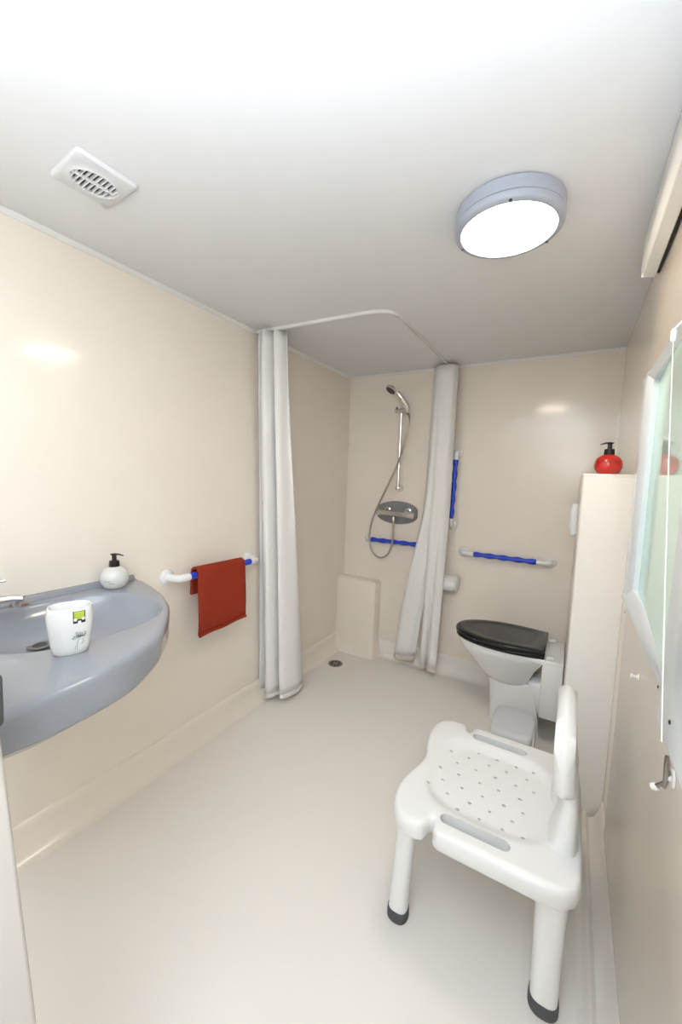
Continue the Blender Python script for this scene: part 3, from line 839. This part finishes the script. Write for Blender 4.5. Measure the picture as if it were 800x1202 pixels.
for a in (2.95, 4.9, .8):
    bm = B(); q = lc+Vector((math.cos(a)*(RL-.009), math.sin(a)*(RL-.008), -.0615)); lathe(bm, [(0, .004), (.004, .0035), (.0045, 0)], q, dn, 12); obj('screw', bm, 'screw', rg_)

# ------------------------------------------------------------------ ceiling vent
vc = Vector((-1.213, .648, H))
r = thing('ceiling_vent', 'white rectangular ceiling vent with oval grille', 'vent', vc)
ang = .06
wx, wy = .083, .079
def vsq(a, b, z, p=9): return ring(vc+Vector((0, 0, z)), (math.cos(ang), -math.sin(ang), 0), (math.sin(ang), math.cos(ang), 0), a, b, 56, p)
bm = B()
# cover with an oval opening: outer squircle rings to inner oval rings
def voval(a, b, z): return ring(vc+Vector((0, 0, z)), (math.cos(ang), -math.sin(ang), 0), (math.sin(ang), math.cos(ang), 0), a, b, 56, 2)
loft(bm, [vsq(wx, wy, -.0005, 16), vsq(wx, wy, -.009, 16), vsq(wx-.002, wy-.002, -.0115, 14), vsq(wx-.02, wy-.008, -.013, 4), voval(.054, .067, -.0135), voval(.0500, .0600, -.017), voval(.047, .057, -.016), voval(.046, .056, -.009)], True, False, False)
obj('cover', bm, 'vent', r)
bm = B(); loft(bm, [voval(.048, .058, -.004), voval(.002, .002, -.0039)], True, False, True); obj('duct', bm, 'dark_slot', r)
bm = B()
for k in range(-4, 5):
    y = k*.0125
    hw = .047*math.sqrt(max(0, 1-(y/.058)**2))
    box(bm, -hw, hw, y-.0018, y+.0018, -.015, -.007)
box(bm, -.0025, .0025, -.057, .057, -.016, -.008)
bmesh.ops.rotate(bm, verts=bm.verts, matrix=Matrix.Rotation(-ang, 3, 'Z')); bmesh.ops.translate(bm, verts=bm.verts, vec=vc)
obj('grille', bm, 'white', r)

# ------------------------------------------------------------------ roller blind cassette, mirror, cord, hooks
r = thing('blind_cassette', 'long white roller blind cassette along the top of the right wall', 'blind', (.16, .4, 2.065))
bm = B()
prism(bm, [Vector((.181, YF+.01, 2.199)), Vector((.142, YF+.01, 2.199)), Vector((.136, YF+.01, 2.185)), Vector((.134, YF+.01, 2.09)), Vector((.140, YF+.01, 2.066)), Vector((.172, YF+.01, 2.062)), Vector((.174, YF+.01, 2.075)), Vector((.181, YF+.01, 2.078))], (0, 1.63-YF-.02, 0))
obj('cassette', bm, 'trim', r, bevel=.003)
bm = B(); box(bm, .1745, .1812, YF+.02, 1.60, 2.0655, 2.071); obj('gap_shade', bm, 'dark_slot', r)  # dark strip stands in for the shaded gap between cassette and panel
bm = B(); box(bm, .136, .181, 1.608, 1.614, 2.064, 2.198, .002); obj('end_cap', bm, 'white', r)

mx1 = .181    # panel face
r = thing('wall_mirror', 'greenish wall mirror in a bluish white frame at the right', 'mirror', (.17, 1.15, 1.04))
ya, yb2, z0, z1 = .80, 1.50, 1.045, 1.72
bm = B(); prism(bm, [Vector((mx1, yb2, z0)), Vector((.158, yb2-.004, z0)), Vector((.156, yb2-.012, z0)), Vector((.156, yb2-.10, z0)), Vector((.166, yb2-.125, z0)), Vector((mx1, yb2-.125, z0))], (0, 0, z1-z0)); obj('far_stile', bm, 'mirror_frame', r)
bm = B(); prism(bm, [Vector((mx1, ya-.1, z0)), Vector((.157, ya-.1, z0+.002)), Vector((.154, ya-.1, z0+.008)), Vector((.158, ya-.1, z0+.045)), Vector((.168, ya-.1, z0+.058)), Vector((mx1, ya-.1, z0+.058))], (0, yb2-ya+.098, 0)); obj('bottom_rail', bm, 'mirror_frame', r)
bm = B(); prism(bm, [Vector((mx1, ya-.1, z1)), Vector((.157, ya-.1, z1-.002)), Vector((.154, ya-.1, z1-.008)), Vector((.164, ya-.1, z1-.026)), Vector((mx1, ya-.1, z1-.026))], (0, yb2-ya+.098, 0)); obj('top_rail', bm, 'mirror_frame', r)
bm = B(); box(bm, .142, mx1, .60, .785, 1.02, 1.75, .005); obj('near_stile', bm, 'mirror_frame', r)
bm = B(); prism(bm, [Vector((.1790, yb2-.11, z0+.03)), Vector((.1480, .70, z0+.03)), Vector((.1545, .70, z0+.03)), Vector((.1812, yb2-.11, z0+.03))], (0, 0, z1-z0-.045)); obj('glass', bm, 'mirror', r, smooth=False)

r = thing('light_pull_cord', 'cream light pull cord hanging in front of the mirror', 'pull cord', (.135, .83, 1.05))
bm = B(); tube(bm, [(.12, .832, 1.635), (.12, .76, 1.42), (.12, .66, 1.16), (.121, .628, 1.07)], .0009, 8, 6); obj('cord', bm, 'cord', r)
bm = B(); lathe(bm, [(0, 0), (.003, .001), (.004, .004), (.004, .018), (.002, .022), (0, .022)], (.12, .834, 1.63), (0, 0, 1), 18); tube(bm, [(.12, .834, 1.65), (.14, .834, 1.675), (.172, .834, 1.69)], .0016, 8); obj('cord_guide', bm, 'white', r)

def screw(p, label):
    bm = B(); lathe(bm, [(0, .002), (.002, .0019), (.0032, .001), (.0035, 0)], p, (-1, 0, 0), 16)
    r_ = obj('wall_screw', bm, 'screw'); tag(r_, label, 'screw')
screw((.1815, 1.556, 1.589), 'small dark screw on the wall left of the upper mirror frame')
screw((XR-.0005, 1.86, 1.08), 'small dark screw level with the lower left mirror frame corner')
screw((XR-.0005, 1.79, .93), 'small dark screw on the wall below the mirror corner')
screw((.1815, 1.02, .984), 'small dark screw just under the mirror bottom rail')
screw((.1415, .70, 1.065), 'small dark screw in the near stile of the mirror frame')

r = thing('wall_hook', 'small white hook on the wall below the mirror corner', 'hook', (.181, 1.33, .90))
bm = B(); lathe(bm, [(0, 0), (.009, 0), (.008, .002), (.0035, .004), (.0035, .012), (.006, .014), (.006, .017), (0, .018)], (.1815, 1.25, .905), (-1, 0, 0), 20); obj('hook_peg', bm, 'white', r)
r = thing('robe_hook', 'chrome hook with a white tip on the right wall', 'hook', (.181, .87, .85))
hy = .835
bm = B(); lathe(bm, [(0, 0), (.016, 0), (.015, .003), (.006, .005), (.005, .008), (0, .009)], (.1815, hy, .905), (-1, 0, 0), 24); obj('hook_base', bm, 'white', r)
bm = B(); tube(bm, [(.170, hy, .942), (.171, hy, .925), (.172, hy, .905), (.171, hy, .885)], lambda t: .003+.002*math.sin(PI*t), 12, 4); tube(bm, [(.1815, hy, .905), (.172, hy, .905)], .005, 12); hk = obj('hook_arm', bm, 'dark_chrome', r)
bm = B(); tube(bm, [(.172, hy, .898), (.168, hy+.006, .887), (.163, hy+.011, .878)], .0035, 12, 4); obj('hook_prong', bm, 'dark_chrome', r)
bm = B(); lathe(bm, [(0, -.006), (.0055, -.005), (.0065, 0), (.0055, .005), (0, .006)], (.161, hy+.014, .873), (.7, -.3, .5), 18); obj('white_tip', bm, 'white', r)

r = thing('door_handle', 'dark grey handle end at the left photo edge beside the basin', 'handle', (-.73, .23, 1.0))
bm = B(); box(bm, -.80, -.716, .222, .240, .998, 1.082, .009, 4); obj('grip', bm, 'rubber', r)
bm = B(); box(bm, -.79, -.77, .236, .2462, 1.03, 1.06, .002); obj('mount', bm, 'rubber', r)

# ------------------------------------------------------------------ lights
def light(kind, name, loc, energy, col, **k):
    l = bpy.data.lights.new(name, kind); l.energy = energy; l.color = col
    for a, b in k.items(): setattr(l, a, b)
    o = bpy.data.objects.new(name, l); COL.objects.link(o); o.location = loc; return o
# camera flash bounced off the ceiling
fl = light('SPOT', 'bounce_flash', (.06, -.46, 1.25), 325, (.74, .86, 1.0), spot_size=math.radians(140), spot_blend=1.0, shadow_soft_size=.05)
d = Vector((.06, -.48, H))-fl.location; fl.rotation_euler = d.to_track_quat('-Z', 'Y').to_euler()
# lamp light thrown from the diffuser

w = bpy.data.worlds.new('world'); C.world = w; w.use_nodes = True
w.node_tree.nodes['Background'].inputs[0].default_value = (.9, .95, 1, 1); w.node_tree.nodes['Background'].inputs[1].default_value = .05

# ------------------------------------------------------------------ camera
F_PX, YAW, PITCH, ROLL, CZ = 463.05, .529541, .0847336, .0358359, 1.39218
cyw, syw = math.cos(YAW), math.sin(YAW); cp, sp_ = math.cos(PITCH), math.sin(PITCH)
f = Vector((-syw*cp, cyw*cp, -sp_)); rr0 = Vector((cyw, syw, 0)); u0 = rr0.cross(f)
cr, sr = math.cos(ROLL), math.sin(ROLL)
rt = rr0*cr+u0*sr; up = u0*cr-rr0*sr
cam = bpy.data.cameras.new('camera'); co = bpy.data.objects.new('camera', cam); COL.objects.link(co)
mw = Matrix((( rt.x, up.x, -f.x, 0), (rt.y, up.y, -f.y, 0), (rt.z, up.z, -f.z, CZ), (0, 0, 0, 1)))
co.matrix_world = mw
cam.sensor_fit = 'VERTICAL'; cam.sensor_height = 36; cam.lens = F_PX/1202*36
cam.clip_start = .02
C.camera = co

C.view_settings.view_transform = 'Standard'; C.view_settings.look = 'None'
C.view_settings.gamma = 1; C.view_settings.use_curve_mapping = False
C.view_settings.exposure = 0.12
